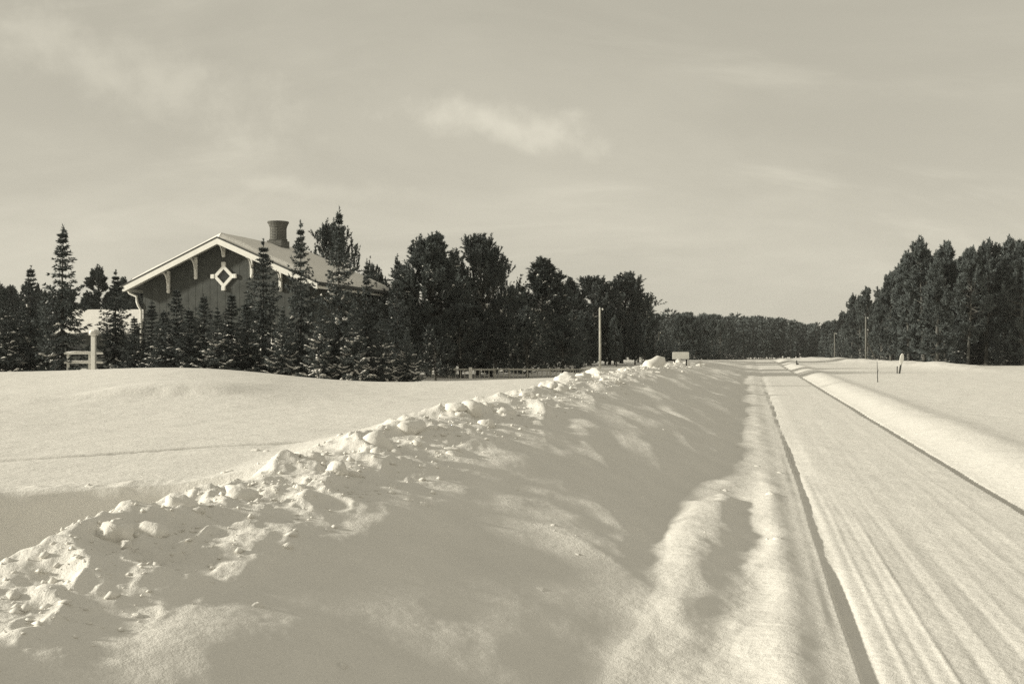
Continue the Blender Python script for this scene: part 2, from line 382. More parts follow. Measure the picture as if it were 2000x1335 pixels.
    z = z - rd * (sstep(cr - rw - 0.02, cr - rw + 0.015, c) - (0.4 * sstep(cr + rw - 0.035, cr + rw + 0.02, c) + 0.6 * sstep(cr + rw - 0.02, cr + rw + 0.30, c)))
    z = z + 0.006 * np.exp(-((c - cr - rw - 0.05) / 0.035)**2) * (Y < 13.5)
    # right runner rut and the smooth ridge beside it
    cr2 = 2.86 + wob * 0.4
    right = 0.075 + 0.03 * fbm(X * 0.25, Y * 0.2, 71, 3) + 0.015 * fbm(X * 1.5, Y * 1.0, 72, 3) + 0.010 * fbm(X * 1.2, Y * 3.2, 73, 4)
    ridge = right + 0.085 * np.exp(-(np.maximum(c - 4.0, 0) / 0.5)**2)
    zr = road + (ridge - road) * sstep(cr2 - 0.1, cr2 + 1.2, c)
    zr = np.where(c > 4.12, ridge, zr)
    z = np.where(c > 2.4, zr, z)
    z = z - 0.115 * (sstep(cr2 - 0.10, cr2 - 0.07, c) - (0.4 * sstep(cr2 + 0.02, cr2 + 0.06, c) + 0.6 * sstep(cr2 + 0.0, cr2 + 0.85, c)))
    # shovelled bank along the trees on the right
    t = np.clip((130 - Y) / 60.0, -1.5, 1.6)
    xb = 37 - 6 * t
    ks = sstep(60, 75, Y) * (1 - sstep(118, 140, Y))
    bnk = np.exp(-((X - xb) / 2.2)**2) * (0.36 + 0.16 * billow(X * 0.35, Y * 0.16, 81, 3))
    z = np.where(c > 3.0, z + ks * np.maximum(bnk, 0) * 0.75, z)
    z = np.where(Y < 140, z, z * (1 - sstep(140, 175, Y)))
    back = 1 - sstep(-8, -1, Y)
    return z + base

def gz(x, y): return float(terrain(np.array([x]), np.array([y]))[0])

# ground sheet: finer where the camera stands, reaching far past the trees
th = np.concatenate([np.radians(np.arange(-180, -36, 4.0)), np.radians(np.arange(-34, 34.001, 0.105)), np.radians(np.arange(36, 180, 4.0))])
r = [0.4]
while r[-1] < 3.0: r.append(r[-1] * 1.06)
while r[-1] < 17: r.append(r[-1] * 1.0068)
while r[-1] < 60: r.append(r[-1] * 1.0105)
while r[-1] < 220: r.append(r[-1] * 1.02)
while r[-1] < 4000: r.append(r[-1] * 1.25)
r = np.array(r)
TH, RR = np.meshgrid(th, r)
GX = RR * np.sin(TH); GY = RR * np.cos(TH)
GZ = terrain(GX, GY)
P = np.stack([GX, GY, GZ], -1)
nr, na = TH.shape
# smooth normals from the whole sheet so that the pieces meet without a seam
dr = np.gradient(P, axis=0)
da = (np.roll(P, -1, axis=1) - np.roll(P, 1, axis=1))
N = np.cross(da, dr); N /= np.linalg.norm(N, axis=-1, keepdims=True) + 1e-12
N[N[..., 2] < 0] *= -1
idx = np.arange(nr * na).reshape(nr, na)
i00 = idx[:-1, :]; i01 = np.roll(idx, -1, axis=1)[:-1, :]; i10 = idx[1:, :]; i11 = np.roll(idx, -1, axis=1)[1:, :]
F = np.stack([i00, i01, i11, i10], -1).reshape(-1, 4)
Pf = P.reshape(-1, 3); Nf = N.reshape(-1, 3)
FC = Pf[F].mean(1); cc = FC[:, 0] - ROAD_K * FC[:, 1]
is_road = (cc > 0.5) & (cc < 2.98) & (FC[:, 1] > -60) & (FC[:, 1] < 150)
is_bank = (cc > -4.8) & (cc < -0.7) & (FC[:, 1] > -20) & (FC[:, 1] < 118)
def piece(name, mask):
    f = F[mask]; u, inv = np.unique(f, return_inverse=True)
    v = Pf[u]; inv = inv.reshape(-1, 4)
    me = mesh_np(name, v, inv, 4, M['snow'], True)
    me.normals_split_custom_set_from_vertices(Nf[u].tolist())
    o = link(name, me); tag(o, kind='structure'); return o
ground = piece('ground', ~is_road & ~is_bank)
# close the small hole beneath the camera
hv = [(0, 0, gz(0, 0))] + [tuple(P[0, k]) for k in range(na)]
hm = bpy.data.meshes.new('ground'); hm.from_pydata(hv, [], [(0, 1 + k, 1 + (k+1) % na) for k in range(na)]); hm.materials.append(M['snow'])
foot_patch = link('snow_patch', hm, ground)
road_o = piece('road', is_road)
bank_o = piece('snow_bank', is_bank)

# ------------------------------------------------------------------ pixel helper for placing things by depth
def at(px, Y): return (px - 1000.0) / 2000.0 * Y
def zat(py, Y): return EYE - (py - 675.0) / 2000.0 * Y

# ------------------------------------------------------------------ clods on the bank
rng = np.random.default_rng(11)
def ico(sub):
    import bmesh
    bm = bmesh.new(); bmesh.ops.create_icosphere(bm, subdivisions=sub, radius=1.0)
    v = np.array([tuple(p.co) for p in bm.verts]); f = np.array([[p.index for p in q.verts] for q in bm.faces]); bm.free(); return v, f
IV, IF = ico(3); IV2, IF2 = ico(2)
def clod_mesh(seed, fine=True):
    v, f = (IV, IF) if fine else (IV2, IF2)
    s = seed * 3.7
    n1 = fbm(v[:, 0]*1.1 + s, v[:, 1]*1.1 + v[:, 2]*0.9 - s, seed, 2); n2 = fbm(v[:, 2]*1.3 - s, v[:, 0]*1.2 + v[:, 1] + s, seed+5, 2)
    n3 = fbm(v[:, 0]*4.0 + v[:, 2]*2 + s, v[:, 1]*4.0 - v[:, 2]*2, seed+9, 3)
    w = v * (1 + 0.35 * n1 + 0.3 * n2)[:, None]
    rs = np.random.default_rng(seed)
    for k in range(9):                                         # broken faces
        d = rs.normal(size=3); d /= np.linalg.norm(d); lim = rs.uniform(0.6, 0.9)
        p = w @ d; ex = np.maximum(p - lim, 0); w = w - 0.8 * ex[:, None] * d
    w = w * (1 + 0.36 * n3)[:, None] * 1.15
    w *= np.array([1, rs.uniform(.75, 1.0), rs.uniform(.6, .85)])
    return mesh_np('snow_clod', w, f, 3, M['clod_snow'], True)
CLODS = [clod_mesh(s) for s in range(9)] + [clod_mesh(s, False) for s in range(20, 26)]
def clod(x, y, rad, var, parent, sink=0.35, rz=0.0, tall=1.0):
    o = link('snow_clod', CLODS[var % len(CLODS)], parent)
    o.location = (x, y, gz(x, y) + rad * (0.7 * tall - sink - 0.42)); o.scale = (rad, rad, rad * tall); o.rotation_euler = (rng.uniform(-.3, .3), rng.uniform(-.3, .3), rz); return o
# the ones that stand out: pixel, depth, radius in metres
for i, (px, Y, rad, tall) in enumerate(((225, 6.15, .10, 1.25), (250, 6.05, .06, .8), (352, 6.95, .125, 1.05), (385, 6.9, .06, .8), (470, 7.75, .14, 1.0), (500, 7.6, .08, 1.), (545, 8.3, .10, .9),
        (590, 8.4, .09, .9), (655, 9.2, .16, 1.1), (690, 9.4, .11, 1.), (735, 10.7, .26, 1.15), (770, 10.6, .17, 1.), (800, 12.0, .25, 1.0), (840, 12.2, .14, .9), (915, 14.5, .30, 1.1), (950, 14.0, .22, 1.0), (985, 15, .25, .9),
        (1030, 18, .30, .9), (1075, 20.5, .30, 1.0), (1108, 25, .42, 1.0), (1130, 26, .30, .9), (1165, 30, .50, 1.0), (1195, 31, .40, .9), (1222, 35, .38, .9), (1276, 41, .5, 1.1), (1290, 42, .5, .8), (1318, 48, .40, .8), (1345, 54, .40, .8), (1372, 66, .42, .8),
        (560, 6.6, .07, .8), (640, 7.2, .08, .7), (820, 8.8, .10, .7), (500, 5.6, .06, .8), (265, 5.1, .05, .8), (760, 9.2, .10, .8), (1000, 10.5, .10, .6), (880, 11.5, .14, .8))):
    k_ = 0.85 if px in (225, 352, 470, 1276) else 0.6; Y *= 0.85; X = at(px, Y); clod(X, Y, rad * k_, i, bank_o, 0.35 if k_ > .8 else 0.45, rng.uniform(0, 6), tall)
for k in range(115):                                           # rubble along the crown of the bank
    Y = float(np.exp(rng.uniform(math.log(4.0), math.log(60)))); c = min(rng.normal(-3.35, 0.4), -2.5)
    rad = float(np.clip(rng.lognormal(math.log(0.035 + 0.0024 * Y), 0.45), .02, .2))
    X = c + ROAD_K * Y; clod(X, Y, rad, 3 + k, bank_o, 0.45, rng.uniform(0, 6), rng.uniform(.7, 1.1))
for k in range(7):                                             # a few that rolled down the face
    Y = float(np.exp(rng.uniform(math.log(4.2), math.log(25)))); c = rng.uniform(-2.4, -0.8); rad = rng.uniform(.015, .04)
    clod(c + ROAD_K * Y, Y, rad, 5 + k, bank_o, 0.45, rng.uniform(0, 6), .8)
for px, py, rad in ((1415, 950, .055), (1480, 905, .06), (1525, 915, .065), (1507, 962, .06), (1522, 1046, .045), (1500, 1040, .025), (1380, 1050, .03), (1440, 870, .06)):
    Y = 2000 * 1.63 / (py - 675); clod(at(px, Y), Y, rad, int(px), ground, 0.45, rng.uniform(0, 6), .75)
for px, py, rad in ((500, 876, .075), (520, 878, .05), (450, 920, .05), (170, 945, .05), (440, 922, .05)):
    Y = 2000 * 1.12 / (py - 675); clod(at(px, Y), Y, rad, int(px), ground, 0.45, rng.uniform(0, 6), .8)

# crumbs of broken snow, far too many to count
nc = 2300
cY = np.exp(rng.uniform(math.log(3.4), math.log(45), nc)); cC = np.minimum(rng.normal(-3.3, 0.42, nc), -2.35 - .5 * rng.random(nc))
cX = cC + ROAD_K * cY; cZ = terrain(cX, cY); cR = np.clip(rng.lognormal(math.log(0.0075), 0.6, nc), .003, .03) * (1 + cY / 18)
OC8 = np.array([[1,0,0],[.5,.87,0],[-.5,.87,0],[-1,0,0],[-.5,-.87,0],[.5,-.87,0],[.3,.2,.8],[-.3,.1,.85],[0,0,-.8]], float)
OC8F = np.array([[0,1,6],[1,2,6],[2,7,6],[2,3,7],[3,4,7],[4,5,7],[5,6,7],[5,0,6],[1,0,8],[2,1,8],[3,2,8],[4,3,8],[5,4,8],[0,5,8]])
ang = rng.uniform(0, 6.28, (nc, 1)); jit = OC8[None] * rng.uniform(.7, 1.25, (nc, 9, 1)) * rng.uniform(.6, 1.2, (nc, 1, 3))
ca, sa = np.cos(ang), np.sin(ang)
x1 = jit[..., 0]*ca - jit[..., 1]*sa; y1 = jit[..., 0]*sa + jit[..., 1]*ca
CV = np.stack([x1*cR[:, None] + cX[:, None], y1*cR[:, None] + cY[:, None], jit[..., 2]*cR[:, None]*.8 + cZ[:, None] + .1*cR[:, None]], -1).reshape(-1, 3)
crumbs = link('snow_crumbs', mesh_np('snow_crumbs', CV, (np.arange(nc)[:, None, None]*9 + OC8F[None]).reshape(-1), 3, M['tree_snow'], True), bank_o); crumbs['kind'] = 'stuff'

# ------------------------------------------------------------------ the house
HB = gz(-14.4, 52)
house = empty('house', (-14.4, 50, HB), math.radians(-15.0))
tag(house, 'dark gabled wooden house with white bargeboards and a diamond ornament behind the spruces', 'house')
def hz(z): return z - HB
PIT = 2.27 / 5.3; ZA = hz(7.0); WX = 5.3; LEN = 9.7
WF = 0.68; HW = 4.6                                                    # front wall set back under the gable overhang
def roof_z(x): return ZA - PIT * abs(x)
w = MB()
w.prism_y([(-HW, -0.4), (HW, -0.4), (HW, roof_z(HW) - 0.20), (0, ZA - 0.20), (-HW, roof_z(HW) - 0.20)], WF, LEN - 0.5)
wall_o = w.build('wall', M['wall'], house)
# vertical weatherboards with narrow cover strips on the gable
for k in range(23):
    x = -4.5 + k * 9.0 / 22
    if abs(x) < 0.02: x = 0.03
    MB().box(x - .012, x + .012, WF - .006, WF + .01, 2.55, roof_z(x) - 0.235).build('cover_strip', M['wall'], wall_o)
MB().box(-HW - .03, HW + .03, WF - .06, WF + .02, 2.40, 2.548).build('string_course', M['wall'], wall_o)
T = 0.15
roof = MB(); roof.prism_y([(-WX, roof_z(WX) - T), (0, ZA - T), (0, ZA), (-WX, roof_z(WX))], 0.05, LEN)
roof.prism_y([(0, ZA - T), (WX, roof_z(WX) - T), (WX, roof_z(WX)), (0, ZA)], 0.05, LEN)
roof_o = roof.build('roof', M['roof_edge'], house)
# snow lying on both slopes, a soft-edged slab
def snow_slope(sgn):
    nx, ny = 26, 40
    xs = np.linspace(0.0 if sgn > 0 else 0.0, WX - 0.10, nx); ys = np.linspace(0.13, LEN - 0.08, ny)
    v = []; 
    for j, y in enumerate(ys):
        for i, x in enumerate(xs):
            e = min(1.0, (x if False else 9, WX - 0.10 - x, y - 0.13, LEN - 0.08 - y)[1] / 0.25, (y - 0.13) / 0.2, (LEN - 0.08 - y) / 0.2)
            t = 0.24 * math.sqrt(max(0.0, 1 - (1 - max(e, 0)) ** 2)) + 0.03 * float(fbm(np.array([x * 0.8 + sgn]), np.array([y * 0.6]), 5, 2)[0]) * e
            v.append((sgn * x, y, roof_z(x) + 0.006 + t))
    top = len(v); v += [(sgn * x, y, roof_z(x) + 0.003) for y in ys for x in xs]
    f = []
    for j in range(ny - 1):
        for i in range(nx - 1):
            a = j*nx+i; q = (a, a+1, a+nx+1, a+nx); f.append(q if sgn > 0 else q[::-1])
            a += top; q = (a, a+nx, a+nx+1, a+1); f.append(q if sgn > 0 else q[::-1])
    me = bpy.data.meshes.new('roof_snow'); me.from_pydata(v, [], f); me.materials.append(M['snow'])
    me.polygons.foreach_set('use_smooth', [True] * len(me.polygons)); return link('roof_snow', me, roof_o)
snow_slope(1); snow_slope(-1)
# bargeboards, front and back, one board each side
for s in (-1, 1):
    for (y0, y1) in ((-0.02, 0.045), (LEN + .005, LEN + .06)):
        b = MB(); pts = [(0, ZA - 0.33), (s * (WX + .04), roof_z(WX + .04) - 0.33), (s * (WX + .04), roof_z(WX + .04) - 0.045), (0, ZA - 0.045)]
        if s < 0: pts = pts[::-1]
        b.prism_y(pts, y0, y1); b.build('bargeboard', M['white_paint'], house)
    # dark strip capping the board
    b = MB(); pts = [(0, ZA - 0.043), (s * (WX + .06), roof_z(WX + .06) - 0.043), (s * (WX + .06), roof_z(WX + .06) + 0.035), (0, ZA + 0.035)]
    if s < 0: pts = pts[::-1]
    b.prism_y(pts, -0.035, 0.047); b.build('edge_strip', M['roof_edge'], roof_o)
    # boarded underside of the gable overhang
    for k in range(4):
        y0 = 0.06 + k * 0.152
        b = MB(); pts = [(0.002 * s, ZA - 0.185), (s * (WX - .05), roof_z(WX - .05) - 0.185), (s * (WX - .05), roof_z(WX - .05) - 0.153), (0.002 * s, ZA - 0.153)]
        if s < 0: pts = pts[::-1]
        b.prism_y(pts, y0, y0 + 0.145); b.build('soffit_board', M['soffit'], roof_o)
    # fascia and gutter along the eaves
    b = MB(); x = s * (WX + 0.012); b.box(min(x, x + s*.03), max(x, x + s*.03), 0.05, LEN, roof_z(WX) - 0.30, roof_z(WX) - 0.06); b.build('fascia', M['white_paint'], house)
    b = MB(); b.tube([(s * (WX + .12), -0.02, roof_z(WX) - .10), (s * (WX + .12), LEN, roof_z(WX) - .14)], 0.07, 10); b.build('gutter', M['white_paint'] if s < 0 else M['roof_edge'], house, True)
# bracket posts hanging on the gable wall with curved braces to the overhang
for x in (-3.1, -1.55, 0.0, 1.55, 3.1):
    zt = roof_z(x) - 0.22; ln = 1.02 if x else 0.62
    p = MB(); p.box(x - .075, x + .075, WF - .15, WF - .012, zt - ln + .10, zt); br = p.build('bracket', M['white_paint'], house, bevel=.02)
    n = 12; ax = [(0.10 + (1 - math.cos(k / n * math.pi / 2)) * 0.0, 0) for k in range(n)]
    q = MB(); arc = []
    for k in range(n + 1):
        t = k / n * math.pi / 2
        arc.append((WF - .15 - 0.47 * (1 - math.cos(t)), zt - 0.62 + 0.56 * math.sin(t)))
    inner = [(y - 0.075 * math.cos(math.pi/2 * k / n), z - 0.085 * math.sin(math.pi/2 * k / n)) for k, (y, z) in enumerate(arc)]
    for k in range(n):
        q.prism_x([arc[k], arc[k+1], inner[k+1], inner[k]], x - .028, x + .028)
    q.build('brace', M['white_paint'], br)
    if True:
        kb = MB(); kb.tube([(x, WF - .081, zt - ln + .14), (x, WF - .081, zt - ln + .07), (x, WF - .081, zt - ln), (x, WF - .081, zt - ln - .07), (x, WF - .081, zt - ln - .10)], [.06, .085, .095, .08, .03], 12)
        kb.build('knob', M['white_paint'], br, True)
# diamond window on the gable
dzc = hz(5.13); R0, R1 = 0.58, 0.36
dw = MB(); dw.prism_y([(0, dzc - R1), (R1, dzc), (0, dzc + R1), (-R1, dzc)], WF - .03, WF - .005)
dia = dw.build('diamond_window', M['glass'], house)
for a in range(4):
    t0, t1 = a * math.pi / 2, (a + 1) * math.pi / 2
    o0, o1 = (R0*math.cos(t0), R0*math.sin(t0)), (R0*math.cos(t1), R0*math.sin(t1)); n0, n1 = (R1*math.cos(t0), R1*math.sin(t0)), (R1*math.cos(t1), R1*math.sin(t1))
    MB().prism_y([(o0[0], dzc + o0[1]), (o1[0], dzc + o1[1]), (n1[0], dzc + n1[1]), (n0[0], dzc + n0[1])], WF - .10, WF - .002).build('frame', M['white_paint'], dia)
    kx, kz = 0.60 * math.cos(t0), dzc + 0.60 * math.sin(t0)
    MB().box(kx - .11, kx + .11, WF - .13, WF - .004, kz - .11, kz + .11).build('corner_block', M['white_paint'], dia, bevel=.03)
# ground floor windows behind the spruces, on the gable and on the side
def window(parent, x, z0, z1, wd, y):
    p = MB(); p.box(x - wd/2, x + wd/2, y - .02, y - .003, z0, z1); wn_ = p.build('window', M['glass'], parent)
    for (a, b, c, d) in ((x-wd/2-.12, x+wd/2+.12, z1, z1+.14), (x-wd/2-.12, x+wd/2+.12, z0-.12, z0), (x-wd/2-.12, x-wd/2, z0, z1), (x+wd/2, x+wd/2+.12, z0, z1), (x-.025, x+.025, z0, z1)):
        MB().box(a, b, y - .06, y - .001, c, d).build('frame', M['white_paint'], wn_)
for x in (-2.6, 0.0, 2.6): window(house, x, 0.9, 2.2, 1.0, WF)
# downpipe at the left corner
dp = MB(); xg = -WX - .12
dp.tube([(xg, 0.55, roof_z(WX) - .17), (xg + .10, 0.56, roof_z(WX) - .36), (xg + .40, 0.72, roof_z(WX) - .52), (xg + .52, WF - .10, roof_z(WX) - .80), (xg + .60, WF - .10, roof_z(WX) - 1.0), (-HW - .11, WF - .02, roof_z(WX) - 1.25), (-HW - .11, WF - .02, 0.0)], .065, 10)
dp.build('downpipe', M['white_paint'], house, True)
# chimney with a corbelled, flared head
ch = MB(); CX, CY = 0.12, 6.0; cz = hz(8.45)
def ring(hx, hy, z0, z1): ch.box(CX - hx, CX + hx, CY - hy, CY + hy, z0, z1)
ring(.43, .47, ZA - 0.62, ZA + .40)
ch.tube([(CX, CY, z) for z in (ZA + .401, ZA + .43, ZA + .49, ZA + .50, cz - .42, cz - .34, cz - .24, cz - .15, cz - .08, cz - .079, cz)], [.47, .50, .50, .455, .45, .46, .49, .53, .56, .585, .575], 20)
ch_o = ch.build('chimney', M['brick'], roof_o)

# ------------------------------------------------------------------ low outbuilding at the left, its roof white with snow
ox, oy = at(198, 78), 78.0; ob = gz(ox, oy)
shed = empty('outbuilding', (ox, oy, ob), math.radians(-4)); tag(shed, 'low outbuilding with a snow-covered roof seen between the left spruces', 'shed')
e0, e1 = zat(652, 76) - ob, zat(610, 79.5) - ob
MB().box(-2.6, 2.9, -1.2, 4.6, -0.5, e0 - .05).build('wall', M['wall'], shed)
rf = MB(); rf.prism_x([(-1.9, e0 - .12), (1.7, e1 - .1), (5.2, e0 - .12), (5.2, e0), (1.7, e1 + .05), (-1.9, e0)], -3.0, 3.3); rfo = rf.build('roof', M['roof_edge'], shed)
v = MB(); v.prism_x([(-1.88, e0 + .003), (1.7, e1 + .053), (5.18, e0 + .003), (5.15, e0 + .18), (1.7, e1 + .26), (-1.85, e0 + .18)], -2.96, 3.26); v.build('roof_snow', M['snow'], rfo, bevel=.08)
for x in (-1.4, 1.3):
    MB().box(x - .4, x + .4, -1.23, -1.19, 0.9, 1.7).build('window', M['glass'], shed)

# white post and snow-topped rails by the left spruce
px_, py_ = at(183, 43.0), 43.0; pb = gz(px_, py_)
post = empty('gate_post', (px_, py_, pb)); tag(post, 'tall white painted post beside the leftmost spruce', 'post')
MB().box(-.085, .085, -.085, .085, -.3, zat(655, 43) - pb).build('shaft', M['white_paint'], post, bevel=.01)
MB().box(-.15, .15, -.15, .15, zat(655, 43) - pb + .002, zat(655, 43) - pb + .07).build('cap', M['white_paint'], post, bevel=.01)
sc_ = link('snow_cap', CLODS[4], post); sc_.location = (0.0, 0, zat(655, 43) - pb + .14); sc_.scale = (.21, .20, .17)
fx, fy = at(160, 43.4), 43.4; fb = gz(fx, fy)
lf = empty('rail_fence', (fx, fy, fb)); tag(lf, 'low white rail fence topped with snow left of the white post', 'fence')
for z in (zat(690, 43.4) - fb, zat(708, 43.4) - fb):
    rl = MB().box(-.75, .90, -.025, .025, z - .035, z + .035).build('rail', M['white_paint'], lf)
    MB().tube([(-.72, 0, z + .045), (-.3, 0, z + .06), (.2, 0, z + .055), (.86, 0, z + .045)], [.02, .05, .045, .02], 8).build('snow', M['tree_snow'], rl, True)
for x in (-.62, .30):
    MB().box(x - .05, x + .05, .05, .14, -.3, zat(686, 43.4) - fb).build('post', M['white_paint'], lf)

# ------------------------------------------------------------------ trees
def unit(a): return a / (np.linalg.norm(a, axis=-1, keepdims=True) + 1e-9)
def sprays(Pt, D, k, length, width, spread, rs, up=0.0):
    """k needle-bearing slivers at each point, fanned about direction D"""
    n = len(Pt); Pt = np.repeat(Pt, k, 0); D = np.repeat(D, k, 0)
    d = unit(unit(D) + spread * rs.normal(size=D.shape) + np.array([0, 0, up]))
    L = length * rs.uniform(.6, 1.25, size=(n*k, 1)); W = width * rs.uniform(.7, 1.3, size=(n*k, 1))
    s = unit(np.cross(d, rs.normal(size=d.shape))) * W * 0.5
    mid = Pt + d * L * 0.45
    tri = np.stack([Pt - d*L*0.12, mid + s, Pt + d * L, mid - s], 1)       # a slim lozenge
    return tri.reshape(-1, 3)
def quads_mesh(name, V, m):
    return mesh_np(name, V, np.arange(len(V)), 4, m, False)
def limbs_mesh(name, paths, m, seg=5):
    vs_, fs_ = [], []; off = 0
    for pts, rad in paths:
        pts = np.asarray(pts, float); n = len(pts)
        d = unit(np.gradient(pts, axis=0)); ref = np.where(np.abs(d[:, 2:3]) > .9, np.array([[1., 0, 0]]), np.array([[0, 0, 1.]]))
        a = unit(np.cross(d, ref)); b = np.cross(d, a); rad = np.asarray(rad)[:, None]
        tt = np.arange(seg) * 2*math.pi/seg
        ringv = pts[:, None, :] + rad[:, None] * (np.cos(tt)[None, :, None]*a[:, None] + np.sin(tt)[None, :, None]*b[:, None])
        vs_.append(ringv.reshape(-1, 3))
        i = np.arange(n-1)[:, None]*seg + np.arange(seg)[None]; j = np.arange(n-1)[:, None]*seg + (np.arange(seg)[None]+1) % seg
        fs_.append(np.stack([i, j, j+seg, i+seg], -1).reshape(-1, 4) + off); off += n*seg
    return mesh_np(name, np.concatenate(vs_), np.concatenate(fs_), 4, m, True)

OCT = np.array([[1,0,0],[.4,.8,.1],[-.4,.8,.1],[-1,0,0],[-.4,-.8,.1],[.4,-.8,.1],[0,0,1.],[0,0,-.35]], float)
OCF = np.array([[0,1,6],[1,2,6],[2,3,6],[3,4,6],[4,5,6],[5,0,6],[1,0,7],[2,1,7],[3,2,7],[4,3,7],[5,4,7],[0,5,7]])
def snow_lumps(name, Pt, D, size, rs):
    n = len(Pt); d = unit(D * np.array([1, 1, .6])); s = unit(np.cross(d, np.array([0, 0, 1.]))); u = np.cross(s, d)
    L = size[:, None] * rs.uniform(.8, 1.5, (n, 1)); W = size[:, None] * rs.uniform(.4, .75, (n, 1)); Hh = size[:, None] * rs.uniform(.3, .55, (n, 1))
    jit = 1 + 0.25 * rs.normal(size=(n, 8, 1))
    V = Pt[:, None] + jit * (OCT[None, :, 0:1]*d[:, None]*L[:, None] + OCT[None, :, 1:2]*s[:, None]*W[:, None] + OCT[None, :, 2:3]*u[:, None]*Hh[:, None])
    Fc = (np.arange(n)[:, None, None]*8 + OCF[None]).reshape(-1, 3)
    return mesh_np(name, V.reshape(-1, 3), Fc, 3, M['tree_snow'], True)

def make_spruce(seed, H=7.0, R=1.55, snow=0.5, lean=0.0):
    rs = np.random.default_rng(seed); pts, dirs, sp, sd, ss = [], [], [], [], []; limbs = []
    zt = np.linspace(0, H, 14); trunk = np.stack([lean*zt*0.03 + 0.02*np.sin(zt*.9+seed), 0.02*np.cos(zt*.8+seed), zt], 1)
    limbs.append((np.vstack([[trunk[0] - [0, 0, .6]], trunk]), np.concatenate([[.12*H/7], np.maximum(.105*H/7*(1 - zt/H), .008)])))
    z = 0.22
    while z < H - 0.12:
        t = z / H
        step = (0.29 if t < .75 else .25) * rs.uniform(.8, 1.2)
        r0 = 1.12 * R * min((1 - t) ** 1.02 + 0.015, 1.0) * (1.0 if t > .08 else .85) * rs.uniform(.85, 1.12)
        if t > 0.84: r0 *= 0.8
        nb = int(rs.integers(5, 8)) if t < .85 else int(rs.integers(4, 6)); a0 = rs.uniform(0, 6.28)
        for b in range(nb):
            az = a0 + b * 2*math.pi/nb + rs.normal(0, .22); L = r0 * rs.uniform(.6, 1.28)
            if L < .05: continue
            el = math.radians(np.interp(t, [0, .35, .7, .9, 1], [-20, -10, 8, 32, 55]) + rs.normal(0, 7))
            n = max(3, int(L / .13)); u = np.linspace(0.04, 1, n)
            droop = np.interp(t, [0, .5, 1], [-.28, -.16, 0.0]) * L
            x = L * u * math.cos(el); zz = z + rs.normal(0, .04) + L*u*math.sin(el) + droop*(np.sin(u*math.pi*.85)) + 0.10*L*u**3
            bp = np.stack([x*math.cos(az), x*math.sin(az), zz], 1) + np.interp(zz, trunk[:, 2], trunk[:, 0])[:, None]*np.array([1, 0, 0])
            bd = unit(np.gradient(bp, axis=0)); side = unit(np.cross(bd, [0, 0, 1.]))
            if L > .25: limbs.append((bp, np.linspace(.022*L/R + .006, .004, n)))
            pts.append(bp); dirs.append(bd)
            for sg in (-1, 1):
                tl = (0.40 * L * (1 - u*0.75) * np.minimum(u*3, 1) + .05) * rs.uniform(.7, 1.3, n)
                td = unit(side*sg*0.9 + bd*0.65 + np.array([0, 0, -.22]) + 0.15*rs.normal(size=bd.shape))
                m_ = int(max(2, min(5, round(0.4*L/.11))))
                for q in range(1, m_ + 1):
                    pp = bp + td * tl[:, None] * (q / m_); pp[:, 2] -= 0.05*(q/m_)**2 * tl/.4
                    pts.append(pp); dirs.append(td)
                    if q == m_ // 2 + 1 and t < .72:
                        pr = snow * np.interp(t, [0, .3, .5, .72], [.42, .34, .15, .02]) * (0.3 + 0.7*u)
                        k = rs.random(n) < pr * 0.35
                        if k.any(): sp.append(pp[k] + [0, 0, .05]); sd.append(td[k]); ss.append(rs.uniform(.07, .22, k.sum()) * np.interp(t, [0, .7], [1.15, .6]))
            if t < .75 and rs.random() < snow * np.interp(t, [0, .3, .5, .75], [.62, .5, .22, .03]):
                u0 = rs.uniform(.15, .6); k = (u > u0) & (rs.random(n) < .8)     # a pad of snow lying along the bough
                if k.any(): sp.append(bp[k] + [0, 0, .06]); sd.append(bd[k]); ss.append(rs.uniform(.11, .26, k.sum()) * (0.8 + .3*snow) * np.interp(t, [0, .7], [1.2, .65]))
        z += step
    # leader
    lz = np.linspace(H - .55, H, 8); lp = np.stack([np.interp(lz, trunk[:, 2], trunk[:, 0]), 0*lz, lz], 1)
    pts.append(lp); dirs.append(np.tile([0, 0, 1.], (8, 1)))
    PT = np.concatenate(pts); DD = np.concatenate(dirs)
    V = sprays(PT, DD, 4, .15, .042, .40, rs, -0.06)
    crown = quads_mesh('crown', V, M['spruce']); tr = limbs_mesh('trunk', limbs, M['bark'])
    sn = snow_lumps('snow', np.concatenate(sp), np.concatenate(sd), np.concatenate(ss), rs) if sp and snow > 0 else None
    return tr, crown, sn, H

